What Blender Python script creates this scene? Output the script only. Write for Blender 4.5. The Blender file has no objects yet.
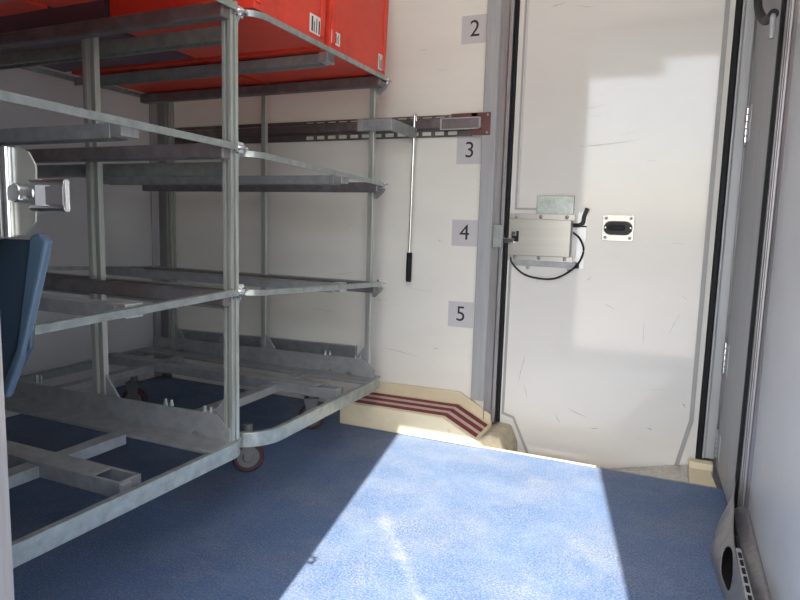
import bpy, bmesh, math, random
from mathutils import Vector, Matrix
random.seed(7)
C = bpy.context.scene.collection
sc = bpy.context.scene
PI = math.pi

# ------------------------------------------------------------------ materials
def mat(name, col, rough=.5, metal=0., spec=.5, var=0., vscale=8., bump=0., bscale=60., stretch=(1,1,1),
        col2=None, dirt=None, dirt_scale=3., dirt_lo=.6, dirt_hi=.75, trans=0.):
    m = bpy.data.materials.new(name); m.use_nodes = True
    n = m.node_tree.nodes; l = m.node_tree.links
    b = n['Principled BSDF']
    b.inputs['Roughness'].default_value = rough
    b.inputs['Metallic'].default_value = metal
    b.inputs['Specular IOR Level'].default_value = spec
    tc = n.new('ShaderNodeTexCoord'); mp = n.new('ShaderNodeMapping')
    mp.inputs['Scale'].default_value = stretch
    l.new(tc.outputs['Object'], mp.inputs['Vector'])
    nz = n.new('ShaderNodeTexNoise'); nz.inputs['Scale'].default_value = vscale
    nz.inputs['Detail'].default_value = 6.; nz.inputs['Roughness'].default_value = .65
    l.new(mp.outputs[0], nz.inputs['Vector'])
    mx = n.new('ShaderNodeMix'); mx.data_type = 'RGBA'
    c2 = col2 if col2 else tuple(max(0, c*(1-var)) for c in col)
    mx.inputs[6].default_value = (*c2, 1); mx.inputs[7].default_value = (*col, 1)
    rp = n.new('ShaderNodeMapRange'); rp.inputs[1].default_value = .35; rp.inputs[2].default_value = .65
    l.new(nz.outputs[0], rp.inputs[0]); l.new(rp.outputs[0], mx.inputs[0])
    out = mx.outputs[2]
    if dirt:
        n2 = n.new('ShaderNodeTexNoise'); n2.inputs['Scale'].default_value = dirt_scale
        n2.inputs['Detail'].default_value = 9.; n2.inputs['Roughness'].default_value = .7
        l.new(mp.outputs[0], n2.inputs['Vector'])
        r2 = n.new('ShaderNodeMapRange'); r2.inputs[1].default_value = dirt_lo; r2.inputs[2].default_value = dirt_hi
        l.new(n2.outputs[0], r2.inputs[0])
        m2 = n.new('ShaderNodeMix'); m2.data_type = 'RGBA'
        l.new(r2.outputs[0], m2.inputs[0]); l.new(out, m2.inputs[6]); m2.inputs[7].default_value = (*dirt, 1)
        out = m2.outputs[2]
    l.new(out, b.inputs['Base Color'])
    if bump:
        n3 = n.new('ShaderNodeTexNoise'); n3.inputs['Scale'].default_value = bscale; n3.inputs['Detail'].default_value = 4
        l.new(mp.outputs[0], n3.inputs['Vector'])
        bp = n.new('ShaderNodeBump'); bp.inputs['Strength'].default_value = bump; bp.inputs['Distance'].default_value = .004
        l.new(n3.outputs[0], bp.inputs['Height']); l.new(bp.outputs[0], b.inputs['Normal'])
    if trans:
        t = n.new('ShaderNodeBsdfTranslucent'); l.new(out, t.inputs['Color'])
        ms = n.new('ShaderNodeMixShader'); ms.inputs[0].default_value = trans
        l.new(b.outputs[0], ms.inputs[1]); l.new(t.outputs[0], ms.inputs[2])
        l.new(ms.outputs[0], n['Material Output'].inputs['Surface'])
    return m

M = {}
M['wall'] = mat('white fibreglass wall', (.78,.765,.70), .38, var=.05, vscale=3, bump=.05, bscale=25, dirt=(.42,.38,.33), dirt_scale=9, dirt_lo=.70, dirt_hi=.82, stretch=(.5,1,1.6))
M['wallside'] = mat('grey white side wall', (.62,.63,.64), .45, var=.06, vscale=3, bump=.05, bscale=25)
M['leafblue'] = mat('pale grey door skin', (.56,.58,.60), .35, var=.07, vscale=4, dirt=(.42,.43,.45), dirt_scale=5, dirt_lo=.62, dirt_hi=.8)
M['door'] = mat('glossy white door skin', (.71,.695,.65), .06, spec=.5, var=.04, vscale=2.5, bump=.012, bscale=6, dirt=(.45,.43,.40), dirt_scale=11, dirt_lo=.70, dirt_hi=.82, stretch=(.7,1,1.4))
M['ceil'] = mat('white roof panel', (.80,.79,.76), .5, var=.03, trans=.22)
M['galv'] = mat('galvanised steel', (.43,.47,.445), .36, .6, var=.30, vscale=26, bump=.06, bscale=80)
M['postm'] = mat('pale zinc plated steel', (.50,.53,.48), .34, .5, var=.30, vscale=7, stretch=(9,9,.6), bump=.04, bscale=80)
M['galvdull'] = mat('dull galvanised steel', (.37,.385,.39), .48, .4, var=.25, vscale=18, bump=.06, bscale=80, dirt=(.25,.23,.22), dirt_scale=8, dirt_lo=.6, dirt_hi=.8)
M['galvrust'] = mat('browned galvanised steel', (.27,.25,.26), .5, .6, var=.35, vscale=14, dirt=(.20,.14,.13), dirt_scale=6, dirt_lo=.5, dirt_hi=.7)
M['chrome'] = mat('bright chrome', (.85,.86,.87), .12, 1., var=.05)
M['stainless'] = mat('brushed stainless', (.46,.45,.42), .36, .85, var=.10, vscale=4, stretch=(.3,1,9))
M['alu'] = mat('aluminium frame', (.62,.63,.63), .42, .7, var=.18, vscale=5, stretch=(9,9,.5), dirt=(.38,.37,.36), dirt_scale=3, dirt_lo=.62, dirt_hi=.8)
M['aludark'] = mat('worn aluminium frame', (.34,.33,.335), .42, .7, var=.25, vscale=5, stretch=(9,9,.5), dirt=(.24,.21,.21), dirt_scale=3, dirt_lo=.55, dirt_hi=.75)
M['jamb'] = mat('grey anodised jamb', (.40,.41,.42), .5, .3, var=.15, vscale=5, stretch=(9,9,.5), dirt=(.27,.26,.25), dirt_scale=3, dirt_lo=.6, dirt_hi=.8)
M['rubber'] = mat('black rubber', (.012,.013,.015), .55, spec=.2, var=.2)
M['black'] = mat('black plastic', (.010,.010,.012), .35, spec=.25, var=.2)
M['ink'] = mat('black print', (.02,.02,.022), .6)
M['paper'] = mat('laminated grey paper', (.55,.54,.545), .3, var=.03)
M['red'] = mat('orange red plastic', (.78,.060,.030), .42, var=.12, vscale=5, dirt=(.52,.035,.022), dirt_scale=4, dirt_lo=.55, dirt_hi=.8, bump=.04, bscale=30)
M['maroon'] = mat('dark violet plastic', (.13,.07,.10), .5, var=.2, vscale=5)
M['label'] = mat('white sticker', (.78,.77,.74), .5, var=.05)
M['cream'] = mat('cream painted plywood', (.70,.62,.44), .5, var=.10, vscale=7, dirt=(.40,.34,.24), dirt_scale=7, dirt_lo=.62, dirt_hi=.78)
M['olive'] = mat('scuffed cream paint', (.52,.46,.33), .6, var=.25, vscale=12, dirt=(.22,.19,.14), dirt_scale=9, dirt_lo=.5, dirt_hi=.7)
M['grip'] = mat('dark red grip tape', (.20,.035,.04), .8, var=.25, vscale=40, bump=.3, bscale=300)
M['pink'] = mat('faded pinkish grip tape', (.58,.44,.38), .8, var=.15, vscale=30)
M['checker'] = mat('worn aluminium tread plate', (.58,.55,.48), .4, .5, var=.35, vscale=70, bump=.5, bscale=90, dirt=(.30,.27,.24), dirt_scale=14, dirt_lo=.5, dirt_hi=.7)
M['wheelgrey'] = mat('grey caster', (.16,.165,.165), .5, var=.2)
M['wheelred'] = mat('dark red tyre', (.055,.016,.02), .55, var=.2)
M['flap'] = mat('dark blue vinyl', (.030,.055,.088), .35, var=.15, vscale=6)
M['flap2'] = mat('blue grey vinyl edging', (.058,.098,.148), .3, var=.15, vscale=6)
M['groove'] = mat('grey groove line', (.36,.36,.35), .5, var=.1)  # colour of raised strips standing in for the door's recessed grooves
M['rail'] = mat('brown load rail', (.15,.125,.12), .5, .3, var=.35, vscale=9, dirt=(.26,.24,.23), dirt_scale=4, dirt_lo=.5, dirt_hi=.7)
M['railend'] = mat('maroon painted steel', (.17,.075,.075), .5, .2, var=.25, vscale=15)
M['ground'] = mat('concrete yard', (.42,.41,.39), .9, var=.15, vscale=2)
M['scuff'] = mat('scuff mark', (.58,.55,.50), .6, var=.3, vscale=30)
M['scuffdark'] = mat('dark scuff mark', (.36,.34,.32), .6, var=.3, vscale=30)

def floor_mat():
    m = bpy.data.materials.new('blue vinyl floor'); m.use_nodes = True
    n = m.node_tree.nodes; l = m.node_tree.links; b = n['Principled BSDF']
    b.inputs['Roughness'].default_value = .55; b.inputs['Specular IOR Level'].default_value = .35
    tc = n.new('ShaderNodeTexCoord')
    def noise(s, d=8, r=.65, vec=None):
        z = n.new('ShaderNodeTexNoise'); z.inputs['Scale'].default_value = s; z.inputs['Detail'].default_value = d
        z.inputs['Roughness'].default_value = r; l.new(vec or tc.outputs['Object'], z.inputs['Vector']); return z.outputs[0]
    def rng(o, a, c, t0=0., t1=1.):
        r = n.new('ShaderNodeMapRange'); r.inputs[1].default_value = a; r.inputs[2].default_value = c
        r.inputs[3].default_value = t0; r.inputs[4].default_value = t1; l.new(o, r.inputs[0]); return r.outputs[0]
    def mix(f, a, c):
        x = n.new('ShaderNodeMix'); x.data_type = 'RGBA'; l.new(f, x.inputs[0])
        for k, v in ((6, a), (7, c)):
            if isinstance(v, tuple): x.inputs[k].default_value = (*v, 1)
            else: l.new(v, x.inputs[k])
        return x.outputs[2]
    def math_(op, a, bb):
        q = n.new('ShaderNodeMath'); q.operation = op
        for k, v in ((0, a), (1, bb)):
            if isinstance(v, (int, float)): q.inputs[k].default_value = v
            else: l.new(v, q.inputs[k])
        return q.outputs[0]
    c = mix(rng(noise(3.), .3, .7), (.037,.083,.19), (.054,.112,.242))
    c = mix(rng(noise(5., 10, .75), .48, .68, 0, .45), c, (.13,.185,.30))
    c = mix(rng(noise(170., 3, .6), .47, .62, 0, .55), c, (.22,.24,.275))
    c = mix(rng(noise(11., 14, .85), .58, .72, 0, .5), c, (.30,.295,.28))
    c = mix(rng(noise(34., 12, .8), .50, .68, 0, .30), c, (.22,.235,.26))
    c = mix(math_('MULTIPLY', rng(noise(3.5, 6, .6), .46, .68), rng(noise(150., 5, .75), .47, .60, .0, .55)), c, (.30,.29,.265))
    # a dragged pale scuff (wear with its own place on the floor)
    sep = n.new('ShaderNodeSeparateXYZ'); l.new(tc.outputs['Object'], sep.inputs[0])
    # scuff runs from (-.89,1.89) to (-.56,1.46)
    dx = math_('ADD', sep.outputs[0], .888); dy = math_('ADD', sep.outputs[1], -1.89)
    t = math_('ADD', math_('MULTIPLY', dx, .599), math_('MULTIPLY', dy, -.801))
    d = math_('ABSOLUTE', math_('ADD', math_('MULTIPLY', dx, .801), math_('MULTIPLY', dy, .599)), 0)
    w = math_('ADD', math_('MULTIPLY', noise(7., 8, .75), .11), -.028)
    f = math_('MULTIPLY', rng(math_('SUBTRACT', w, d), 0., .03), rng(t, -.05, .1))
    f = math_('MULTIPLY', f, rng(t, .85, .6)); f = math_('MULTIPLY', f, rng(noise(60., 4, .7), .35, .6, .2, .8))
    c = mix(math_('MULTIPLY', f, .38), c, (.33,.36,.40))
    l.new(c, b.inputs['Base Color'])
    bp = n.new('ShaderNodeBump'); bp.inputs['Strength'].default_value = .25; bp.inputs['Distance'].default_value = .003
    l.new(noise(220., 3), bp.inputs['Height']); l.new(bp.outputs[0], b.inputs['Normal'])
    return m
M['floor'] = floor_mat()

# ------------------------------------------------------------------ mesh helpers
class MB:
    def __init__(s): s.bm = bmesh.new()
    def poly(s, vs):
        return s.bm.faces.new([s.bm.verts.new(Vector(v)) for v in vs])
    def hexa(s, p):           # 8 points: 4 bottom ring, 4 top ring
        v = [s.bm.verts.new(Vector(q)) for q in p]
        for f in ((3,2,1,0),(4,5,6,7),(0,1,5,4),(1,2,6,5),(2,3,7,6),(3,0,4,7)): s.bm.faces.new([v[i] for i in f])
        return s
    def box(s, x0, x1, y0, y1, z0, z1):
        return s.hexa([(x0,y0,z0),(x1,y0,z0),(x1,y1,z0),(x0,y1,z0),(x0,y0,z1),(x1,y0,z1),(x1,y1,z1),(x0,y1,z1)])
    def sweep(s, path, prof, closed=False, up=(0,0,1)):
        """prof: list of (side, up) offsets; swept along path keeping 'up'."""
        P = [Vector(p) for p in path]; n = len(P); up = Vector(up); rings = []
        for i in range(n):
            a = P[i] - P[i-1] if (i > 0 or closed) else P[i+1] - P[i]
            b = P[(i+1) % n] - P[i] if (i < n-1 or closed) else a
            a.normalize(); b.normalize(); t = (a+b)
            if t.length < 1e-6: t = b
            t.normalize(); side = t.cross(up)
            if side.length < 1e-4: side = t.cross(Vector((1,0,0)))
            side.normalize(); u = side.cross(t).normalized()
            k = 1/max(.5, (1+a.dot(b))/2)**.5
            rings.append([s.bm.verts.new(P[i] + side*(o[0]*k) + u*o[1]) for o in prof])
        m = len(prof)
        for i in range(n if closed else n-1):
            r0, r1 = rings[i], rings[(i+1) % n]
            for j in range(m): s.bm.faces.new((r0[j], r0[(j+1) % m], r1[(j+1) % m], r1[j]))
        if not closed:
            s.bm.faces.new(rings[0][::-1]); s.bm.faces.new(rings[-1])
        return s
    def tube(s, path, r, seg=12):
        return s.sweep(path, [(r*math.cos(2*PI*k/seg), r*math.sin(2*PI*k/seg)) for k in range(seg)])
    def bar(s, a, b, w, h):
        return s.sweep([a, b], [(-w/2,-h/2),(w/2,-h/2),(w/2,h/2),(-w/2,h/2)])
    def channel(s, a, b, w, h, t=.005):   # open-bottom channel
        return s.sweep([a, b], [(-w/2,-h),(-w/2+t,-h),(-w/2+t,-t),(w/2-t,-t),(w/2-t,-h),(w/2,-h),(w/2,0),(-w/2,0)])
    def prism(s, pts, axis, a, b):        # pts 2D; axis 'x','y','z'
        def mk(p, h):
            return {'x': (h,p[0],p[1]), 'y': (p[0],h,p[1]), 'z': (p[0],p[1],h)}[axis]
        v0 = [s.bm.verts.new(mk(p,a)) for p in pts]; v1 = [s.bm.verts.new(mk(p,b)) for p in pts]; n = len(pts)
        s.bm.faces.new(v0[::-1]); s.bm.faces.new(v1)
        for i in range(n): s.bm.faces.new((v0[i], v0[(i+1)%n], v1[(i+1)%n], v1[i]))
        return s
    def cyl(s, c, r, h, axis='z', seg=20):
        c = Vector(c); e = {'x': Vector((h/2,0,0)), 'y': Vector((0,h/2,0)), 'z': Vector((0,0,h/2))}[axis]
        return s.sweep([c-e, c+e], [(r*math.cos(2*PI*k/seg), r*math.sin(2*PI*k/seg)) for k in range(seg)], up=(1,0,0) if axis=='z' else (0,0,1))
    def lathe(s, prof, c, axis='x', seg=28):   # closed profile of (r, h)
        c = Vector(c); rings = []
        for k in range(seg):
            a = 2*PI*k/seg; ca, sa = math.cos(a), math.sin(a)
            rings.append([s.bm.verts.new(c + {'x': Vector((h, r*ca, r*sa)), 'y': Vector((r*ca, h, r*sa)), 'z': Vector((r*ca, r*sa, h))}[axis]) for r, h in prof])
        m = len(prof)
        for k in range(seg):
            r0, r1 = rings[k], rings[(k+1)%seg]
            for j in range(m): s.bm.faces.new((r0[j], r0[(j+1)%m], r1[(j+1)%m], r1[j]))
        return s
    def build(s, name, m, parent=None, origin=None, bevel=0., smooth=False, label=None):
        bmesh.ops.recalc_face_normals(s.bm, faces=s.bm.faces)
        if origin is None:
            origin = ORG[0] if parent is not None else (0,0,0)
        bmesh.ops.translate(s.bm, verts=s.bm.verts, vec=-Vector(origin))
        me = bpy.data.meshes.new(name); s.bm.to_mesh(me); s.bm.free()
        o = bpy.data.objects.new(name, me); C.objects.link(o)
        me.materials.append(m)
        if smooth:
            for p in me.polygons: p.use_smooth = True
        if parent is not None: o.parent = parent
        else: o.location = origin
        if bevel:
            bv = o.modifiers.new('bevel', 'BEVEL'); bv.width = bevel; bv.segments = 2; bv.limit_method = 'ANGLE'; bv.angle_limit = .6
        if smooth:
            try:
                e = o.modifiers.new('split', 'EDGE_SPLIT'); e.split_angle = .7
            except Exception: pass
        if label: o['label'] = label
        return o
ORG = [(0,0,0)]
def thing(name, label, cat, loc, group=None):
    o = bpy.data.objects.new(name, None); C.objects.link(o); o.location = loc; o.empty_display_size = .05
    o['label'] = label; o['category'] = cat
    if group: o['group'] = group
    ORG[0] = loc
    return o
def tag(o, label, cat, group=None):
    o['label'] = label; o['category'] = cat
    if group: o['group'] = group
    return o
def structure(o):
    o['kind'] = 'structure'; return o
def arc(cx, cy, r, a0, a1, n=8):
    return [(cx + r*math.cos(math.radians(a0+(a1-a0)*k/n)), cy + r*math.sin(math.radians(a0+(a1-a0)*k/n))) for k in range(n+1)]

# ------------------------------------------------------------------ the setting
YW = 2.92           # wall with the door
XL, XR = -2.95, .286 # side walls
YI, YO = .48, .40   # inner / outer face of the wall the camera looks through
ZC = 2.62
OX0, OX1, OZ = -.738, .20, 2.53

b = MB(); b.box(XL, .40, YO, 2.65, -.14, 0)
structure(b.build('floor', M['floor']))
b = MB(); b.box(-.735, .40, 2.65, YW+.06, -.20, -.16)
structure(b.build('floor_recess', M['aludark']))
b = MB(); b.box(XL, -.735, 2.65, YW+.06, -.14, -.002)
structure(b.build('floor_side', M['floor']))
b = MB(); b.box(-.74, -.24, 2.650, 2.664, -.08, .004)
structure(b.build('trim_1', M['cream'], bevel=.002))
# back wall left of the door
b = MB(); b.box(XL-.06, -.81, YW, YW+.06, -.14, ZC)
wb = structure(b.build('wall_back', M['wall']))
b = MB(); b.box(-.81, .40, YW, YW+.06, 2.34, ZC)
structure(b.build('wall_back_lintel', M['wall']))
b = MB(); b.box(XL-.06, XL, YO-.02, YW, -.14, ZC)
structure(b.build('wall_left', M['wallside']))
b = MB(); b.box(XR, XR+.05, YO, 2.36, -.14, ZC)
structure(b.build('wall_right', M['leafblue']))
b = MB(); b.box(XL-.06, .40, YO-.02, YW+.06, ZC, ZC+.02)
structure(b.build('ceiling', M['ceil']))
b = MB(); b.box(XL-.06, OX0, YO, YI, -.14, ZC); b.box(OX1, .40, YO, YI, -.14, ZC); b.box(OX0, OX1, YO, YI, OZ, ZC)
structure(b.build('wall_front', M['aludark']))
b = MB(); b.box(-14, 14, -22, .36, -1.15, -1.05)
structure(b.build('ground', M['ground']))
b = MB(); b.box(XR, XR+.05, 2.36, YW+.06, -.14, ZC); b.box(.222, XR, YW, YW+.06, -.14, ZC); b.box(.12, XR+.05, YW+.031, YW+.06, -.20, .12); b.box(-.90, -.70, YW+.0605, YW+.075, -.20, .20)
structure(b.build('wall_right_end', M['aludark']))
# added unseen stepped block behind the camera, shapes the reflection in the glossy door
b = MB(); b.box(-9, -.27, -2.3, -2.0, 2.825, 3.5); b.box(-.27, 4, -2.3, -2.0, 3.01, 3.5)
structure(b.build('reflection_block', M['aludark']))
# grey corner post between left wall and back wall
b = MB(); b.prism([(XL,2.875),(XL+.008,2.875),(XL+.030,2.910),(XL+.105,2.910),(XL+.105,YW),(XL,YW)], 'z', 0, ZC)
structure(b.build('trim_2', M['aludark'], bevel=.002))
# kick board along the foot of the back wall
b = MB(); b.prism([(-2.80,.18),(-1.53,.18),(-1.53,.343),(-2.80,.318)], 'y', 2.895, YW)
structure(b.build('baseboard_back', M['galvdull'], bevel=.002))

# scuffs that sit on the wall (parts of the wall)
ORG[0] = (0,0,0)
def mark(x, z, L, w, ang, parent, m, y):
    b = MB(); ca, sa = math.cos(ang), math.sin(ang); up, lo = [], []
    for k in range(9):
        t = k/8; h = w*(.15+.5*math.sin(PI*t))*random.uniform(.4,1.1); off = w*.8*math.sin(3*t+x*9)
        px, pz = (t-.5)*L, off
        up.append((x+px*ca-(pz+h/2)*sa, z+px*sa+(pz+h/2)*ca)); lo.append((x+px*ca-(pz-h/2)*sa, z+px*sa+(pz-h/2)*ca))
    b.prism(up+lo[::-1], 'y', y-.0006, y+.0004)
    return b.build('scuff_mark', m, parent, origin=(0,0,0))
for (x, z, L, w, a) in ((-1.28,.335,.20,.006,-.08),(-1.40,.60,.10,.003,.1),(-1.17,.67,.14,.003,0),(-1.62,.73,.12,.004,.1),(-1.75,.52,.13,.003,-.1),(-1.08,.93,.012,.009,0),
        (-1.08,.38,.03,.006,.3),(-1.20,1.85,.05,.003,.1),(-1.10,1.75,.06,.002,0),(-1.60,.98,.05,.003,.6)):
    mark(x, z, L, w, a, wb, M['scuff'], YW)

# ------------------------------------------------------------------ the door
ZD = 2.34
b = MB(); b.box(-.727, .155, YW-.012, YW+.03, -.16, ZD)
door = structure(b.build('door_1', M['door']))
ORG[0] = (0,0,0)
YD = YW-.012
def strip(pts, w, h=.004, y=YD):
    b = MB(); b.sweep([(p[0], y, p[1]) for p in pts], [(-w/2,-h),(w/2,-h),(w/2,h*.3),(-w/2,h*.3)], up=(0,1,0)); return b
strip([(-.700,ZD-.01),(-.700,1.088),(-.43,1.088)], .009).build('panel_moulding', M['groove'], door)
strip([(-.712,.85),(-.714,.096),(-.66,.082),(-.588,-.075),(-.56,-.15)], .012).build('panel_moulding', M['groove'], door)
strip([(.118,ZD-.01),(.119,.188),(.072,-.039),(.045,-.15)], .018).build('panel_moulding', M['groove'], door)
strip([(-.689,ZD-.01),(-.689,1.096)], .006).build('panel_moulding', M['paper'], door)
for (x, z, L, w, a, k) in ((-.55,1.985,.06,.010,.5,0),(-.44,1.968,.10,.006,-.1,0),(-.37,1.54,.10,.004,.2,0),(-.30,1.38,.26,.006,.08,0),(-.37,1.50,.06,.003,0,0),
        (.02,.60,.10,.003,1.2,1),(.05,.72,.035,.003,-.5,1),(-.63,.33,.14,.004,1.4,1),(-.61,.22,.07,.003,-1.2,1),(-.36,.15,.09,.004,-.3,1),(-.45,.11,.05,.004,-.9,1),
        (-.05,.12,.02,.010,-.7,1),(.085,.245,.012,.012,0,1),(-.10,.55,.12,.002,1.57,1),(-.25,.66,.05,.003,-.6,1),(-.35,.78,.04,.003,.7,1),(-.05,.30,.10,.003,.2,0),(-.58,.75,.02,.004,.8,1),
        (-.12,1.30,.05,.003,0,0),(-.22,1.42,.07,.003,.1,0),(-.28,.09,.04,.005,.1,1),(.01,.95,.06,.003,0,0)):
    mark(x, z, L, w, a, door, M['scuff'] if not k else M['scuffdark'], YD)

# black door seals
b = MB(); b.box(-.747, -.728, YW-.022, YW+.03, .05, ZD)
structure(b.build('trim_3', M['rubber'], bevel=.006))
b = MB(); b.box(.147, .172, YW-.024, YW+.03, -.05, ZD)
structure(b.build('trim_4', M['rubber'], bevel=.006))
# left jamb: two extrusions
b = MB(); b.box(-.876, -.81, YW-.030, YW+.05, .145, ZC)
structure(b.build('trim_5', M['jamb'], bevel=.004))
b = MB(); b.prism([(-.81,YW+.05),(-.81,YW-.026),(-.80,YW-.020),(-.772,YW-.020),(-.765,YW-.034),(-.748,YW-.034),(-.748,YW+.05)], 'z', .05, ZC)
structure(b.build('trim_6', M['aludark'], bevel=.002))
# right jamb
b = MB(); b.prism([(.172,YW+.03),(.172,YW-.030),(.180,YW-.030),(.184,YW-.026),(.220,YW-.026),(.220,YW+.03)], 'z', .035, ZC)
structure(b.build('trim_7', M['jamb'], bevel=.002))

# ------------------------------------------------------------------ lock box on the door
L0 = (-.577, YD, .955)
t = thing('lock_box', 'flat stainless steel lock box riveted to the left edge of the white door', 'lock', L0)
b = MB(); b.hexa([(-.722,YD,.872),(-.432,YD,.872),(-.432,YD,1.04),(-.722,YD,1.04),(-.722,YD-.032,.872),(-.436,YD-.032,.872),(-.436,YD-.032,1.04),(-.722,YD-.032,1.04)])
lb = b.build('cover', M['stainless'], t, bevel=.003)
b = MB(); b.box(-.725,-.425,YD-.012,YD,1.037,1.066); f1 = b.build('flange', M['stainless'], t, bevel=.001)
b = MB(); b.box(-.725,-.425,YD-.012,YD,.848,.876); f2 = b.build('flange', M['stainless'], t, bevel=.001)
b = MB(); b.box(-.70,-.395,YD-.004,YD,.822,.850); b.build('backing_plate', M['galvdull'], t)
b = MB(); b.box(-.412,-.372,YD-.004,YD,.822,1.075); b.build('backing_plate', M['alu'], t)
for z, f in ((1.052, f1), (.862, f2)):
    for x in (-.69, -.578, -.46):
        b = MB(); b.lathe([(0,0),(.009,0),(.007,-.004),(.0,-.006)], (x,YD-.012,z), 'y', 12); b.build('rivet', M['aludark'], f)
for x in (-.63, -.44):
    b = MB(); b.lathe([(0,0),(.009,0),(.007,-.004),(.0,-.006)], (x,YD,.815), 'y', 12); b.build('rivet', M['aludark'], t)
b = MB(); b.box(-.706,-.672,YD-.0335,YD-.030,.935,.985); b.build('bolt_slot', M['black'], t)
b = MB(); b.box(-.742,-.692,YD-.050,YD-.030,.928,.950); b.box(-.703,-.682,YD-.046,YD-.030,.962,.984); b.build('bolt', M['chrome'], t, bevel=.002)
b = MB(); b.box(-.600,-.432,YD-.016,YD,1.066,1.148); b.build('guard_plate', M['galv'], t, bevel=.002)
b = MB(); b.box(-.795,-.752,YW-.045,YW-.030,.905,1.01)
kp = b.build('lock_keeper', M['galv'], bevel=.002); tag(kp, 'small galvanised lock keeper plate screwed to the left door jamb', 'lock plate')
# black cable looping under the box
def bez(pts, n=10):
    out = []
    P = [Vector(p) for p in pts]
    for i in range(len(P)-1):
        p0 = P[max(0,i-1)]; p1 = P[i]; p2 = P[i+1]; p3 = P[min(len(P)-1,i+2)]
        for k in range(n):
            u = k/n
            out.append(.5*((2*p1)+(p2-p0)*u+(2*p0-5*p1+4*p2-p3)*u*u+(-p0+3*p1-3*p2+p3)*u**3))
    out.append(P[-1]); return out
b = MB(); b.tube(bez([(-.71,YD-.010,.862),(-.70,YD-.012,.83),(-.645,YD-.014,.785),(-.57,YD-.016,.768),(-.49,YD-.018,.775),(-.41,YD-.018,.83),(-.378,YD-.018,.90),(-.395,YD-.018,.955),(-.428,YD-.018,.985)]), .0045, 8)
cb = b.build('cable', M['black'], smooth=True); tag(cb, 'thin black cable looping below the stainless lock box', 'cable')
b = MB(); b.sweep(bez([(-.43,YD-.012,1.018),(-.405,YD-.014,1.018),(-.388,YD-.014,1.03),(-.384,YD-.014,1.06),(-.372,YD-.014,1.095)]), [(-.009,-.005),(.009,-.005),(.009,.005),(-.009,.005)], up=(0,1,0))
b.box(-.43,-.372,YD-.010,YD-.002,1.010,1.016)
hk = b.build('cable_tie', M['black'], bevel=.002); tag(hk, 'short bent black strap end sticking out right of the lock box', 'strap')

# ------------------------------------------------------------------ recessed door handle
t = bpy.data.objects.new('door_handle', None); C.objects.link(t); t.location = (-.24,YD,1.01); t.parent = door; t['label'] = 'black recessed handle in a bright steel plate'; ORG[0] = (-.24,YD,1.01)
x0, x1, z0, z1 = -.305, -.172, .953, 1.067
def stadium(cx, cz, w, h, n=8):
    r = h/2; return arc(cx+w/2-r, cz, r, -90, 90, n) + arc(cx-w/2+r, cz, r, 90, 270, n)
b = MB(); b.box(x0,x1,YD-.005,YD,z0,z1); pl = b.build('plate', M['stainless'], t, bevel=.001)
for x in (x0+.015, x1-.015):
    for z in (z0+.014, z1-.014):
        b = MB(); b.lathe([(0,0),(.007,0),(.005,-.003),(0,-.004)], (x,YD-.005,z), 'y', 12); b.build('screw', M['galvdull'], t)
b = MB(); cx, cz = -.2385, 1.01
o_ = stadium(cx, cz, .122, .062); i_ = stadium(cx, cz, .100, .042)
vo = [b.bm.verts.new((p[0],YD-.005,p[1])) for p in o_]; vm = [b.bm.verts.new((p[0],YD-.017,p[1])) for p in stadium(cx,cz,.116,.056)]
vi = [b.bm.verts.new((p[0],YD-.017,p[1])) for p in i_]; vb = [b.bm.verts.new((p[0],YD-.006,p[1])) for p in i_]
n = len(o_)
for k in range(n):
    for A, B in ((vo,vm),(vm,vi),(vi,vb)): b.bm.faces.new((A[k],A[(k+1)%n],B[(k+1)%n],B[k]))
b.bm.faces.new(vb); b.build('cup', M['black'], t, smooth=True)
b = MB(); b.prism(stadium(cx-.006, cz+.002, .072, .024), 'y', YD-.020, YD-.0065); b.build('grip', M['rubber'], t, bevel=.002)
for x in (cx-.052, cx+.052):
    b = MB(); b.lathe([(0,0),(.006,0),(.004,-.003),(0,-.004)], (x,YD-.017,cz), 'y', 12); b.build('screw', M['chrome'], t)

# ------------------------------------------------------------------ numbered sheets
def sheet(txt, x, z, lab):
    w, h = .131, .128
    t = thing('number_sign', lab, 'sign', (x, YW, z), 'laminated shelf number signs')
    b = MB(); b.box(x-w/2,x+w/2,YW-.0015,YW,z-h/2,z+h/2); b.build('sheet', M['paper'], t)
    cu = bpy.data.curves.new('numeral', 'FONT'); cu.body = txt; cu.size = .106; cu.align_x = 'CENTER'; cu.align_y = 'CENTER'; cu.extrude = .0004; cu.offset = .0001
    tmp = bpy.data.objects.new('tmp', cu); C.objects.link(tmp)
    dg = bpy.context.evaluated_depsgraph_get(); me = bpy.data.meshes.new_from_object(tmp.evaluated_get(dg)); bpy.data.objects.remove(tmp)
    o = bpy.data.objects.new('numeral', me); C.objects.link(o); me.materials.clear(); me.materials.append(M['ink'])
    o.rotation_euler = (PI/2,0,0); o.location = (0,-.002,0); o.parent = t
sheet('2', -.940, 1.922, 'grey laminated sign with black number 2, topmost of four by door jamb')
sheet('3', -.942, 1.362, 'grey laminated sign with black number 3, just below the load rail')
sheet('4', -.951, .966, 'grey laminated sign with black number 4, level with the lock box')
sheet('5', -.954, .562, 'grey laminated sign with black number 5, lowest of four by door jamb')

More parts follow.
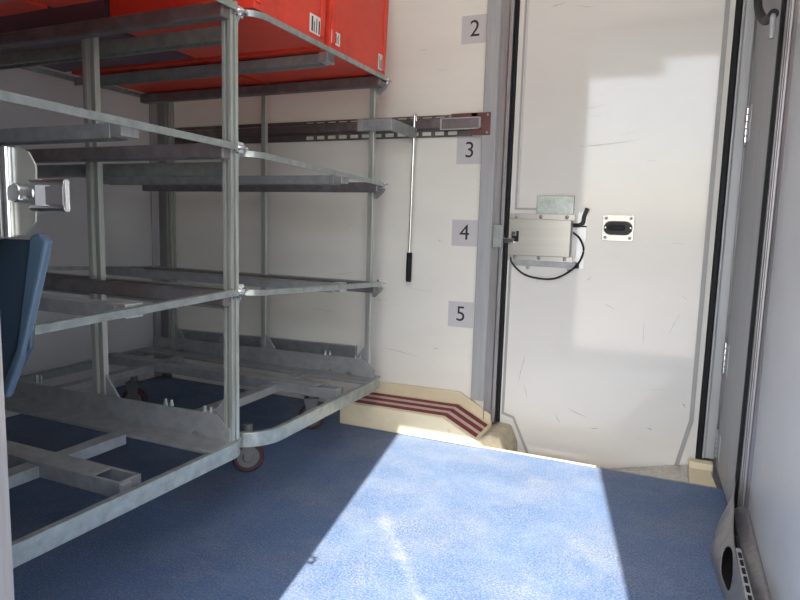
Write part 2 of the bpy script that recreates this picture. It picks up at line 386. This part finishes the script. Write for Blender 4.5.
# ------------------------------------------------------------------ slotted load rail on the back wall
t = thing('load_rail', 'long brown slotted steel load rail screwed to the back wall', 'rail', (-1.85, YW, 1.43))
RX0, RX1 = -2.80, -.835
RZ0, RZ1 = 1.428, 1.533
def holed(x0, x1, z0, z1, holes, y0, y1):
    b = MB(); xs = sorted({x0, x1, *[h[0] for h in holes], *[h[1] for h in holes]}); zs = sorted({z0, z1, *[h[2] for h in holes], *[h[3] for h in holes]})
    g = {}
    def V(i, j, y):
        k = (i, j, y)
        if k not in g: g[k] = b.bm.verts.new((xs[i], y, zs[j]))
        return g[k]
    full = lambda i, j: 0 <= i < len(xs)-1 and 0 <= j < len(zs)-1 and not any(h[0]-1e-6 <= xs[i] and xs[i+1] <= h[1]+1e-6 and h[2]-1e-6 <= zs[j] and zs[j+1] <= h[3]+1e-6 for h in holes)
    for i in range(len(xs)-1):
        for j in range(len(zs)-1):
            if not full(i, j): continue
            for y in (y0, y1): b.bm.faces.new([V(i,j,y),V(i+1,j,y),V(i+1,j+1,y),V(i,j+1,y)])
            for (di, dj, p, q) in ((-1,0,(i,j),(i,j+1)),(1,0,(i+1,j),(i+1,j+1)),(0,-1,(i,j),(i+1,j)),(0,1,(i,j+1),(i+1,j+1))):
                if not full(i+di, j+dj): b.bm.faces.new([V(*p,y0),V(*q,y0),V(*q,y1),V(*p,y1)])
    return b
hs = []
for k in range(13):
    x = -1.862 + k*.0675; hs.append((x, x+.047, RZ0+.009, RZ0+.027))
hs2 = [(h[0], h[1], RZ1-.012, RZ1-.007) for h in hs]
holed(RX0, -.93, RZ0, RZ0+.034, hs, YW-.012, YW-.009).build('lower_flange', M['rail'], t)
holed(RX0, -.93, RZ1-.018, RZ1, hs2, YW-.012, YW-.009).build('upper_flange', M['rail'], t)
b = MB(); b.prism([(YW-.012,RZ0+.034),(YW-.032,RZ0+.042),(YW-.032,RZ1-.026),(YW-.012,RZ1-.018),(YW-.008,RZ1-.018),(YW-.008,RZ0+.034)], 'x', RX0, -.93)
b.build('channel', M['rail'], t)
b = MB(); b.box(-.93, RX1, YW-.034, YW-.030, RZ0, RZ1); b.box(-1.03,-.90,YW-.034,YW-.006,RZ1-.020,RZ1); 
b.build('end_plate', M['railend'], t, bevel=.001, label='maroon painted end plate')
for (x, z) in ((-.85,RZ0+.012),(-.85,RZ1-.012)):
    b = MB(); b.lathe([(0,0),(.006,0),(.004,-.003),(0,-.004)], (x,YW-.034,z), 'y', 10); b.build('screw', M['galv'], t)
# sliding fittings held by the rail
b = MB(); b.prism([(-1.376,2.586),(-1.206,2.586),(-1.206,2.886),(-1.222,2.886),(-1.222,2.602),(-1.376,2.602)], 'z', 1.420, 1.472); fo = b.build('rail_fitting', M['galvdull'], origin=(-1.29,2.75,1.45), bevel=.003); tag(fo, 'grey steel hooked bracket reaching from the load rail around a trolley post', 'bracket')
b = MB(); b.box(-1.378,-1.352,2.5845,2.588,1.419,1.473); pp = b.build('end_face', M['alu'], fo, origin=(-1.29,2.75,1.45))
b = MB(); b.box(-1.075,-.888,YW-.042,YW-.0345,1.462,1.508); f3 = b.build('rail_fitting', M['galvrust'], origin=(-.98,YW-.04,1.485), bevel=.001); tag(f3, 'dark grey slide plate on the maroon right end of the load rail', 'rail fitting')
b = MB()
for r in ((-1.083,-1.075,1.462,1.508),(-.888,-.880,1.457,1.513),(-1.083,-.880,1.508,1.513),(-1.083,-.880,1.457,1.462)): b.box(r[0],r[1],YW-.0435,YW-.0345,r[2],r[3])
b.build('rim', M['alu'], f3, origin=(-.98,YW-.04,1.485))
# chrome hook bar
ORG[0] = (-1.2220, YW-.05, .71)
t = thing('hook_bar', 'long thin chrome hook bar with black grip hanging from the load rail', 'tool', ORG[0])
b = MB(); b.tube(bez([(-1.2110,YW-.035,1.505),(-1.2110,YW-.040,1.530),(-1.2115,YW-.050,1.536),(-1.2120,YW-.055,1.520),(-1.2140,YW-.053,1.40),(-1.2215,YW-.045,.99),(-1.2240,YW-.042,.84)]), .0075, 12); b.build('rod', M['chrome'], t, smooth=True)
b = MB(); b.sweep([(-1.2238,YW-.042,.860),(-1.2239,YW-.042,.852),(-1.2265,YW-.038,.722),(-1.2266,YW-.038,.712)], [(.014*math.cos(2*PI*k/14)*1, .014*math.sin(2*PI*k/14)) for k in range(14)]); b.build('grip', M['rubber'], t, smooth=True)

# ------------------------------------------------------------------ wheel arch cover
t = thing('wheel_arch_cover', 'cream wheel arch box with three dark red grip stripes under the back wall', 'wheel arch', (-1.1,2.77,0))
sec = [(-1.475,.075),(-1.465,.10),(-1.44,.112),(-.93,.115),(-.745,.022),(-.735,0),(-1.475,0)]
b = MB(); b.prism(sec, 'y', 2.632, 2.898); b.build('body', M['cream'], t, bevel=.008)
b = MB(); b.prism([(-1.475,.06),(-1.475,.165),(-.935,.172),(-.765,.075),(-.765,.01)], 'y', 2.897, 2.914); b.build('upstand', M['cream'], t, bevel=.003)
def gs(y0, y1, n, m):
    b = MB(); e = .0016
    for (p, q) in (((-1.44,.112),(-.93,.115)), ((-.93,.115),(-.775,.037))):
        b.hexa([(p[0],y0,p[1]-.003),(q[0],y0,q[1]-.003),(q[0],y1,q[1]-.003),(p[0],y1,p[1]-.003),(p[0],y0,p[1]+e),(q[0],y0,q[1]+e),(q[0],y1,q[1]+e),(p[0],y1,p[1]+e)])
    return b.build(n, m, t)
for y in (2.665, 2.745, 2.825): gs(y, y+.042, 'grip_stripe', M['grip'])
for y in (2.709, 2.789): gs(y, y+.033, 'worn_stripe', M['pink'])
b = MB(); b.prism([(-.765,.030),(-.72,.055),(-.665,.05),(-.63,-.03),(-.62,-.16),(-.745,-.16)], 'y', 2.668, 2.897); b.build('end_block', M['olive'], t, bevel=.012, label='dirty scuffed end block')

# tread plate and cream block at the door's right foot
b = MB(); b.hexa([(-.32,2.655,-.135),(.118,2.655,-.042),(.118,2.90,-.042),(-.32,2.90,-.135),(-.32,2.655,-.115),(.118,2.655,-.010),(.118,2.90,-.010),(-.32,2.90,-.115)])
o = b.build('tread_plate', M['checker'], origin=(-.1,2.78,-.13)); tag(o, 'worn metal tread plate sloping along the foot of the white door', 'tread plate')
b = MB(); b.hexa([(.12,2.657,-.12),(.222,2.657,-.12),(.205,2.89,-.12),(.12,2.89,-.12),(.120,2.657,.002),(.222,2.657,.002),(.205,2.835,.004),(.120,2.835,.004)])
b.box(.120,.215,2.835,2.885,-.12,.030)
o = b.build('corner_block', M['cream'], origin=(.17,2.77,-.12), bevel=.005); tag(o, 'small stepped cream block at the right foot of the white door', 'block')
b = MB(); b.box(-.24,.222,2.650,2.656,-.08,.003)
structure(b.build('trim_8', M['aludark']))

# ------------------------------------------------------------------ hinged panel and right wall edge
b = MB(); b.prism([(.226,2.888),(.2515,2.362),(.284,2.362),(.258,2.888)], 'z', .012, ZC-.01)
pn = b.build('hinged_panel', M['jamb'], origin=(.26,2.62,.012), bevel=.003); tag(pn, 'tall narrow grey metal panel hinged beside the right door jamb', 'panel')
PO = (.26,2.62,.012)
def hinge(z0, z1):
    b = MB(); n = 5; h = (z1-z0)/n
    for k in range(n): b.cyl((.222,2.876,z0+h*(k+.5)), .0085, h*.76, 'z', 12)
    hg = b.build('hinge', M['chrome'], pn, origin=PO, smooth=True)
    b = MB(); b.cyl((.222,2.876,(z0+z1)/2), .006, z1-z0+.012, 'z', 10); b.build('pin', M['galvdull'], hg, origin=PO)
    b = MB(); b.hexa([(.2272,2.80,z0),(.2242,2.868,z0),(.2282,2.868,z0),(.2312,2.80,z0),(.2272,2.80,z1),(.2242,2.868,z1),(.2282,2.868,z1),(.2312,2.80,z1)]); b.build('hinge_leaf', M['jamb'], hg, origin=PO)
hinge(1.36, 1.50); hinge(.42, .55); hinge(.06, .17)
b = MB(); b.box(.247,.284,2.322,2.361,.012,ZC-.01); b.build('edge_seal', M['rubber'], pn, origin=PO, bevel=.010, label='black rubber edge seal')
b = MB(); b.prism([(.258,2.320),(.258,2.306),(.263,2.304),(.264,2.298),(.268,2.297),(.268,2.290),(.275,2.288),(.277,2.276),(.286,2.270),(.286,2.320)], 'z', 0, ZC)
structure(b.build('trim_9', M['aludark'], bevel=.001))
b = MB(); b.tube(bez([(.205,2.70,1.92),(.203,2.64,1.835),(.202,2.56,1.775),(.201,2.42,1.71),(.201,2.28,1.655),(.201,2.15,1.625),(.202,2.08,1.615)], 8), .0135, 12)
t = thing('black_hose', 'black hose with a drooping grey tail hanging at the top of the right panel', 'hose', (.206,2.3,1.6))
b.build('hose', M['rubber'], t, smooth=True)
b = MB(); b.tube(bez([(.202,2.09,1.615),(.201,2.075,1.598),(.201,2.070,1.545)]), .0075, 10); b.build('tail', M['galvdull'], t, smooth=True)

b = MB(); b.prism([(.244,.001),(.286,.001),(.286,.095),(.276,.095),(.244,.07)], 'y', 1.30, 2.30)
structure(b.build('baseboard_right', M['aludark'], bevel=.003))
# bent metal shoe at the foot of the edge post
t = thing('door_shoe', 'bent grey metal shoe with an oval hole at the foot of the right wall', 'metal shoe', (.22,2.0,0))
NU, NV = 130, 60; b = MB(); grid = {}
def lerp(tab, y):
    for (a, va), (c, vc) in zip(tab, tab[1:]):
        if a >= y >= c:
            k = (a-y)/(a-c); k = k*k*(3-2*k); return va+(vc-va)*k
    return tab[-1][1]
TX = [(2.32,.246),(2.20,.236),(2.05,.226),(1.85,.222),(1.50,.216)]
TZ = [(2.32,.17),(2.15,.125),(1.98,.088),(1.80,.105),(1.50,.145)]
BX = [(2.32,.240),(2.20,.192),(2.08,.174),(1.95,.186),(1.80,.199),(1.50,.204)]
def shoe(u, v):
    y = 2.32 - .82*u; x0_, x1_ = lerp(TX, y), lerp(BX, y)
    return (x0_ + (x1_-x0_)*math.sin(v*PI/2)**1.1, y, lerp(TZ, y)*(1-v)+.001)
for i in range(NU+1):
    for j in range(NV+1): grid[i,j] = b.bm.verts.new(shoe(i/NU, j/NV))
for i in range(NU):
    for j in range(NV):
        u, v = (i+.5)/NU, (j+.5)/NV
        if ((u-.52-.16*(v-.5))/.12)**2 + ((v-.42)/.32)**2 < 1: continue
        b.bm.faces.new((grid[i,j],grid[i+1,j],grid[i+1,j+1],grid[i,j+1]))
for v_ in [v_ for v_ in b.bm.verts if not v_.link_faces]: b.bm.verts.remove(v_)
so = b.build('shell', M['aludark'], t, smooth=True)
m_ = so.modifiers.new('thick','SOLIDIFY'); m_.thickness = .003
b = MB(); b.box(.236,.2435,1.70,2.10,.002,.068); b.prism([(.236,2.2),(.198,2.2),(.182,2.08),(.193,1.95),(.205,1.80),(.208,1.60),(.236,1.60)],'z',.001,.004); b.build('hole_shade', M['black'], t)  # black sheets inside the shoe stand in for the shade in its hole
b = MB(); b.hexa([(.214,1.50,.143),(.232,1.50,.143),(.240,1.97,.083),(.226,1.97,.083),(.214,1.50,.149),(.232,1.50,.149),(.240,1.97,.089),(.226,1.97,.089)])
st_ = b.build('edge_strip', M['alu'], t, label='bright slotted edge strip')
for k in range(7):
    y = 1.53+.060*k; q = (y+.013-1.50)/.47; z = .149-.060*q; x = .223+.010*q
    b = MB(); b.box(x-.004,x+.004,y,y+.030,z-.003,z+.0035); b.build('slot', M['rubber'], st_)

# ------------------------------------------------------------------ wire-and-bar shelf trolleys
def corner_rim(x0, x1, yn, yf, zn, zf, r, rf=.05):
    """closed rim with rounded corners; z interpolates with y."""
    def q(cx, cy, rr, a0): return [(cx+rr*math.cos(math.radians(a0-a)), cy+rr*math.sin(math.radians(a0-a))) for a in range(0, 91, 10)]
    pts = q(x1-rf, yf-rf, rf, 90) + q(x1-r, yn+r, r, 0) + q(x0+r, yn+r, r, -90) + q(x0+rf, yf-rf, rf, -180)
    return [(x, y, zn+(zf-zn)*(y-yn)/(yf-yn)) for x, y in pts]
def caster(t, x, y, tyre, ang):
    fk = MB(); ca, sa = math.cos(ang), math.sin(ang)
    def P(a, s, z): return (x + a*ca - s*sa, y + a*sa + s*ca, z)
    for s in (-.022, .022):
        for (a0, a1, z0, z1) in ((-.022,.022,.055,.15),):
            fk.hexa([P(a0*.5,s-.0015,.05),P(a1*.5,s-.0015,.05),P(a1*.5,s+.0015,.05),P(a0*.5,s+.0015,.05),P(a0*1.6,s-.0015,.15),P(a1*1.6,s-.0015,.15),P(a1*1.6,s+.0015,.15),P(a0*1.6,s+.0015,.15)])
    fk.hexa([P(-.035,-.024,.148),P(.035,-.024,.148),P(.035,.024,.148),P(-.035,.024,.148),P(-.035,-.024,.156),P(.035,-.024,.156),P(.035,.024,.156),P(-.035,.024,.156)])
    fk.cyl((x,y,.176), .018, .042, 'z', 14)
    c = fk.build('caster', M['wheelgrey'], t)
    def wheel(prof, name, m):
        b = MB(); b.lathe(prof, (0,0,0), 'y', 28)
        bmesh.ops.rotate(b.bm, verts=b.bm.verts, cent=(0,0,0), matrix=Matrix.Rotation(ang, 3, 'Z'))
        bmesh.ops.translate(b.bm, verts=b.bm.verts, vec=(x, y, .0625))
        return b.build(name, m, c, smooth=True)
    wheel([(.044,-.015),(.056,-.016),(.062,-.010),(.0625,0),(.062,.010),(.056,.016),(.044,.015)], 'tyre', tyre)
    wheel([(.004,-.019),(.018,-.019),(.024,-.010),(.044,-.010),(.0445,.010),(.024,.010),(.018,.019),(.004,.019)], 'wheel', M['wheelgrey'])
    return c

def trolley(label, X0, X1, yn, yf, ymid, levels, posts, ztop, base, xruns, cast, near=False):
    t = thing('shelf_trolley', label, 'trolley', ((X0+X1)/2, (yn+yf)/2, 0), 'galvanised shelf trolleys')
    dz, tilt = base; zb = .250+dz
    # base
    b = MB(); b.sweep(corner_rim(X0, X1, yn+(.025 if near else 0), yf+(0 if near else .035), .250+dz+tilt, .250+dz, .15, .09 if not near else .05), [(0,0),(0,-.052),(.007,-.052),(.007,-.012),(.020,-.006),(.020,0)], closed=True); b.build('base_rim', M['galv'], t, bevel=.002)
    # far end beam: flat flange and upright plate with half round notches
    hgt = .075
    pts = [(X0+.05,(.253+dz)),(X0+.05,(.253+dz)+hgt*.85),(X1-.075,(.253+dz)+hgt+.012),(X1-.020,(.253+dz)+hgt*.45),(X1-.020,(.253+dz))]
    def cut(xc, r=.016): return [(xc+r*math.cos(a*PI/6), (.253+dz)+r*math.sin(a*PI/6)) for a in range(0,7)]
    lower = [(X1-.020,(.253+dz))]
    for xc in (X1-.16, X1-.26, X0+.26, X0+.16): lower += cut(xc)
    lower += [(X0+.05,(.253+dz))]
    poly = [(X0+.05,(.253+dz)+hgt*.85),(X1-.075,(.253+dz)+hgt+.010),(X1-.020,(.253+dz)+hgt*.5)] + lower
    b = MB(); b.prism(poly, 'y', yf-.055, yf-.049); bm_ = b.build('end_beam', M['galvdull'], t)
    b = MB(); b.box(X0+.02, X1-.012, yf-.150, yf-.0, (.241+dz), (.2535+dz)); b.build('end_flange', M['galvdull'], t, bevel=.002)
    for xc in (-2.20, -1.55, -1.38):
        for d_ in (0, .026):
            b = MB(); b.cyl((xc+d_,yf-.041,.305+dz), .0055, .10, 'z', 10); b.cyl((xc+d_,yf-.041,.338+dz), .0075, .010, 'z', 6); b.build('bolt', M['galv'], t)
    # mid cross channel with a slot in its right end
    b = MB(); b.channel((X0+.01,ymid,(.262+dz)), (X1-.16,ymid,(.262+dz)), .075, .045); b.box(X1-.16,X1-.055,ymid-.0375,ymid-.028,(.217+dz),(.262+dz)); b.box(X1-.16,X1-.055,ymid+.026,ymid+.0375,(.217+dz),(.262+dz)); b.box(X1-.066,X1-.055,ymid-.028,ymid+.026,(.217+dz),(.262+dz))
    cx_ = b.build('base_crossbar', M['galvdull'], t, bevel=.0015)
    b = MB(); b.box(X1-.054,X1-.046,ymid-.037,ymid-.005,(.222+dz),(.258+dz)); b.build('end_tab', M['alu'], cx_)
    for xr in xruns:
        b = MB(); b.channel((xr,yf-.15,(.252+dz)), (xr,ymid+.0376,(.252+dz)), .055, .035); b.build('base_runner', M['galvdull'], t, bevel=.0015)
        b = MB(); b.channel((xr,ymid-.0376,(.252+dz)), (xr,yn+.02,(.252+dz)), .055, .035); b.build('base_runner', M['galvdull'], t, bevel=.0015)
    # posts
    for (xp, w, gus) in posts:
        yp = yf-.030
        b = MB(); h_ = w/2; d = .018 if w > .027 else .011; g = .0045; e = .013 if d > .012 else .008
        if w < .027: b.box(xp-h_,xp+h_,yp-d,yp+d,zb+.004,ztop)
        else: b.prism([(xp-h_,yp-d),(xp-g,yp-d),(xp-g,yp-d+e),(xp+g,yp-d+e),(xp+g,yp-d),(xp+h_,yp-d),(xp+h_,yp-.005),(xp+h_-.010,yp-.005),(xp+h_-.010,yp+.004),(xp+h_,yp+.004),(xp+h_,yp+d),(xp-h_,yp+d)], 'z', zb+.004, ztop)
        po = b.build('post', M['postm'], t, bevel=.0012)
        if gus:
            s = -1 if gus < 0 else 1; xa = xp + s*w/2
            b = MB(); b.prism([(xa,(.254+dz)),(xa+s*.11,(.254+dz)),(xa+s*.10,(.275+dz)),(xa,(.40+dz))], 'y', yp-.004, yp+.004); b.build('gusset', M['galvdull'], t)
    # shelves
    for (zn, zf, ym, kind) in levels:
        yns = yn+.005
        def zat(y): return zn+(zf-zn)*(y-yns)/(yf-yns)
        b = MB(); b.sweep(corner_rim(X0+.01, X1, yns, yf, zn, zf, .075), [(0,0),(0,-.020),(.005,-.020),(.005,-.006),(.022,-.006),(.022,0)], closed=True); sh = b.build('shelf_rim', M['galv'], t, bevel=.001)
        z = zat(yf-.055)
        b = MB(); b.box(X0+.02, X1-.012, yf-.085, yf-.045, z-.050, z-.004); b.build('far_crossbar', M['galvrust'], sh, bevel=.006)
        b = MB(); b.box(X0+.02, X1-.012, yf-.044, yf-.004, z-.030, z-.024); b.build('far_flange', M['galvdull'], sh)
        if near:
            b = MB(); zz = zat(yns)-.032; b.channel((X0+.06,yns+.055,zz),(X1-.12,yns+.055,zz), .05, .045); b.build('near_crossbar', M['galv'], sh, bevel=.002)
        z = zat(ym)
        b = MB(); b.channel((X0+.02,ym,z-.003),(X1-.085,ym,z-.003), .06, .038); mc = b.build('mid_crossbar', M['galvdull'], sh, bevel=.002)
        b = MB(); b.box(X1-.085,X1-.045,ym-.030,ym+.030,z-.036,z+.003); b.build('end_bracket', M['alu'], mc, bevel=.003)
        # corner bracket at the far right post
        z = zat(yf-.02)
        b = MB(); b.prism([(X1-.075,z-.028),(X1-.002,z-.028),(X1-.012,z-.045),(X1-.045,z-.075),(X1-.075,z-.075)], 'y', yf-.016, yf-.010); b.build('corner_bracket', M['galvdull'], sh)
        b = MB(); b.tube([(X1-.030+.026*math.cos(a_*PI/6),yf+.012+.026*math.sin(a_*PI/6),z-.008) for a_ in range(-3,4)], .0055, 10); b.box(X1-.034,X1-.026,yf-.018,yf+.030,z-.022,z+.010); b.build('corner_hook', M['chrome'], sh, smooth=True)
    for (x, y, ty, a) in cast: caster(t, x, y, ty, a)
    return t

trolley('galvanised shelf trolley nearer the camera, its base reaching the lower left corner', -2.72, -1.25, .62, 1.60, 1.18,
    [(1.640,1.640,1.20,0),(1.246,1.232,1.20,0),(.752,.783,1.20,0)],
    [(-1.279,.034,-1),(-1.851,.021,1),(-1.888,.021,0),(-2.62,.030,1)], 1.652, (.033,.012), (-1.645,-2.35),
    [(-2.60,1.47,M['wheelred'],.4),(-1.62,.76,M['wheelred'],.3),(-2.55,.80,M['wheelred'],.3)])
trolley('galvanised shelf trolley at the back, standing against the wheel arch and carrying red crates', -2.72, -1.25, 1.640, 2.655, 2.33,
    [(1.655,1.662,2.20,0),(1.222,1.190,2.33,0),(.772,.725,2.33,0)],
    [(-1.320,.025,-1),(-1.925,.025,1),(-2.545,.034,1)], 1.655, (.014,.0), (-1.625,-2.38),
    [(-1.50,1.94,M['wheelred'],.75),(-1.555,2.50,M['wheelred'],.5),(-2.50,2.30,M['wheelred'],.4)], True)

# ------------------------------------------------------------------ crates on the top shelves
def crate(x0, x1, y0, y1, z0, h, m, label, labels=(), group='stacking crates on the top shelves'):
    t = thing('crate', label, 'crate', ((x0+x1)/2,(y0+y1)/2,z0), group)
    z1 = z0+h; ti = .004; ta = .010
    b = MB()
    def ring(e, z): return [b.bm.verts.new(p) for p in ((x0+e,y0+e,z),(x1-e,y0+e,z),(x1-e,y1-e,z),(x0+e,y1-e,z))]
    rs = [ring(ta,z0), ring(0,z1), ring(ti,z1), ring(ta+ti,z0+ti)]
    for a, c in zip(rs, rs[1:]):
        for k in range(4): b.bm.faces.new((a[k],a[(k+1)%4],c[(k+1)%4],c[k]))
    b.bm.faces.new(rs[0]); b.bm.faces.new(rs[3])
    body = b.build('body', m, t, bevel=.006)
    b = MB(); e = .006
    b.sweep([(x0-e,y0-e,z1-.02),(x1+e,y0-e,z1-.02),(x1+e,y1+e,z1-.02),(x0-e,y1+e,z1-.02)], [(-.006,-.02),(.004,-.02),(.004,.02),(-.006,.02)], closed=True); b.build('rim', m, t)
    for yy in (y0+.022, y1-.045):     # upright corner pilasters on the right face
        b = MB(); b.hexa([(x1-.012,yy,z0+.02),(x1-.003,yy,z0+.02),(x1-.003,yy+.022,z0+.02),(x1-.012,yy+.022,z0+.02),(x1-.004,yy,z1-.045),(x1+.005,yy,z1-.045),(x1+.005,yy+.022,z1-.045),(x1-.004,yy+.022,z1-.045)])
        b.build('corner_rib', m, t, bevel=.002)
    for (ya, yb, za, zb) in labels:
        f = lambda z: x1-ta*(1-(z-z0)/h)
        b = MB(); e = .0015
        b.hexa([(f(za)-.003,ya,za),(f(za)+e,ya,za),(f(za)+e,yb,za),(f(za)-.003,yb,za),(f(zb)-.003,ya,zb),(f(zb)+e,ya,zb),(f(zb)+e,yb,zb),(f(zb)-.003,yb,zb)])
        lo = b.build('sticker', M['label'], t, label='white printed sticker')
        b = MB(); nb = 5
        for k in range(nb):
            wy = (yb-ya); y_ = ya + wy*(.12+.17*k); w_ = wy*random.choice((.05,.08,.10))
            zz = zb-(zb-za)*random.choice((.2,.35,.5)) if k % 2 else zb-(zb-za)*.12
            b.hexa([(f(za)+e,y_,za+.006),(f(za)+e+.0006,y_,za+.006),(f(za)+e+.0006,y_+w_,za+.006),(f(za)+e,y_+w_,za+.006),(f(zz)+e,y_,zz),(f(zz)+e+.0006,y_,zz),(f(zz)+e+.0006,y_+w_,zz),(f(zz)+e,y_+w_,zz)])
        b.build('print', M['ink'], lo)
    return t
ZS = 1.6635
crate(-1.895,-1.258,1.66,2.112,ZS,.40,M['red'],'red plastic crate on the top shelf, right behind the front trolley post', [(1.995,2.09,ZS+.02,ZS+.085)])
crate(-1.895,-1.258,2.130,2.645,ZS,.40,M['red'],'red plastic crate at the far right corner of the top shelf', [(2.150,2.215,ZS+.022,ZS+.070),(2.56,2.632,ZS+.02,ZS+.085)])
crate(-2.69,-1.905,1.66,2.112,ZS,.40,M['maroon'],'dark violet crate on the top shelf, the only one that is not red')
crate(-2.69,-1.905,2.130,2.645,ZS,.40,M['red'],'red crate at the far left of the top shelf, behind the dark violet crate')
crate(-1.895,-1.262,.98,1.46,ZS-.004,.40,M['red'],'red crate on the front trolley, only its base seen above left')
crate(-2.69,-1.905,.98,1.46,ZS-.004,.40,M['red'],'red crate in the upper left corner above the front trolley')

# ------------------------------------------------------------------ latch bracket and blue flap beside the opening
t = thing('latch_bracket', 'bright steel bracket plate with wire loop latch at the left edge of view', 'latch', (-.80,.60,1.03))
b = MB(); yb_ = .592
def px2(x, z): return (x, z)
b.prism([(-.900,.967),(-.842,.969),(-.819,.990),(-.814,1.066),(-.828,1.085),(-.849,1.093),(-.900,1.093)], 'y', yb_-.003, yb_); b.box(-.900,-.895,YI,yb_,.962,1.094)
b.build('plate', M['stainless'], t, bevel=.001)
b = MB(); b.tube([(-.872,yb_-.006,.967),(-.872,yb_-.006,1.092)], .010, 14); b.build('hinge_rod', M['chrome'], t, smooth=True)
b = MB(); b.cyl((-.835,yb_-.012,1.028), .014, .022, 'y', 8); b.cyl((-.812,yb_-.014,1.028), .009, .03, 'x', 12); b.build('knuckle', M['chrome'], t, bevel=.002)
b = MB(); yl = .575
b.tube([(-.806,yl,1.042),(-.7365,yl,1.042)], .0048, 8); b.tube([(-.806,yl,1.008),(-.7365,yl,1.008)], .0048, 8); b.tube([(-.738,yl,1.006),(-.738,yl,1.044)], .0042, 8); b.box(-.806,-.794,yl-.003,yl+.012,1.004,1.046)
b.build('loop', M['chrome'], t)
t = thing('vinyl_flap', 'dark blue vinyl flap hanging tapered below the steel latch bracket', 'flap', (-.86,.62,.75))
b = MB(); b.prism([(-.950,.962),(-.850,.962),(-.876,.80),(-.935,.72),(-.99,.72)], 'y', .612, .620); b.build('panel', M['flap'], t, bevel=.003)
b = MB(); b.prism([(-.855,.968),(-.838,.974),(-.820,.962),(-.830,.935),(-.885,.79),(-.928,.715),(-.938,.73),(-.895,.80)], 'y', .604, .618); b.build('edging', M['flap2'], t, bevel=.004, label='lighter blue edge band')

# ------------------------------------------------------------------ light
TAN = 1.10; az = (-.19, 1.0)
sun = bpy.data.lights.new('sun', 'SUN'); sun.energy = 6.0; sun.angle = math.radians(.53); sun.color = (1,.88,.72)
so_ = bpy.data.objects.new('sun', sun); C.objects.link(so_)
d = Vector((az[0], az[1], -TAN*math.hypot(*az))).normalized()
so_.rotation_euler = d.to_track_quat('-Z', 'Y').to_euler(); so_.location = (0,-3,5)
w = bpy.data.worlds.new('World'); sc.world = w; w.use_nodes = True
n = w.node_tree.nodes; l = w.node_tree.links; bg = n['Background']
sky = n.new('ShaderNodeTexSky'); sky.sky_type = 'NISHITA'; sky.sun_disc = False
sky.sun_elevation = math.atan(TAN); sky.sun_rotation = math.atan2(-d.x, -d.y); sky.air_density = 1.0; sky.dust_density = 2.5
hz = n.new('ShaderNodeMix'); hz.data_type = 'RGBA'; hz.inputs[0].default_value = .5; hz.inputs[7].default_value = (3.3,3.5,3.7,1)
l.new(sky.outputs[0], hz.inputs[6]); l.new(hz.outputs[2], bg.inputs['Color']); bg.inputs['Strength'].default_value = .35
# portal in the opening helps the sky light find its way in
pl_ = bpy.data.lights.new('opening', 'AREA'); pl_.shape = 'RECTANGLE'; pl_.size = OX1-OX0; pl_.size_y = OZ; pl_.cycles.is_portal = True
po_ = bpy.data.objects.new('opening', pl_); C.objects.link(po_); po_.location = ((OX0+OX1)/2, YO-.005, OZ/2); po_.rotation_euler = (PI/2,0,0)
po_.rotation_euler = Vector((0,1,0)).to_track_quat('-Z','Y').to_euler()

# ------------------------------------------------------------------ camera (solved from the photograph's vanishing points)
yaw, pit, rol, F = math.radians(23.787), math.radians(6.976), math.radians(-1.615), 618.74
f = Vector((-math.sin(yaw)*math.cos(pit), math.cos(yaw)*math.cos(pit), -math.sin(pit)))
r0 = Vector((math.cos(yaw), math.sin(yaw), 0)); d0 = f.cross(r0)
r = math.cos(rol)*r0 + math.sin(rol)*d0; dn = -math.sin(rol)*r0 + math.cos(rol)*d0
cam = bpy.data.cameras.new('camera'); co = bpy.data.objects.new('camera', cam); C.objects.link(co)
mw = Matrix((( r.x, -dn.x, -f.x, 0), (r.y, -dn.y, -f.y, 0), (r.z, -dn.z, -f.z, 1.0), (0,0,0,1)))
co.matrix_world = mw
cam.sensor_fit = 'HORIZONTAL'; cam.sensor_width = 36; cam.lens = F/800*36; cam.clip_start = .03
sc.camera = co
sc.view_settings.view_transform = 'Standard'; sc.view_settings.look = 'None'; sc.view_settings.gamma = 1
sc.view_settings.use_curve_mapping = False; sc.view_settings.exposure = 1.75
sc.cycles.max_bounces = 12; sc.cycles.diffuse_bounces = 7; sc.cycles.glossy_bounces = 6
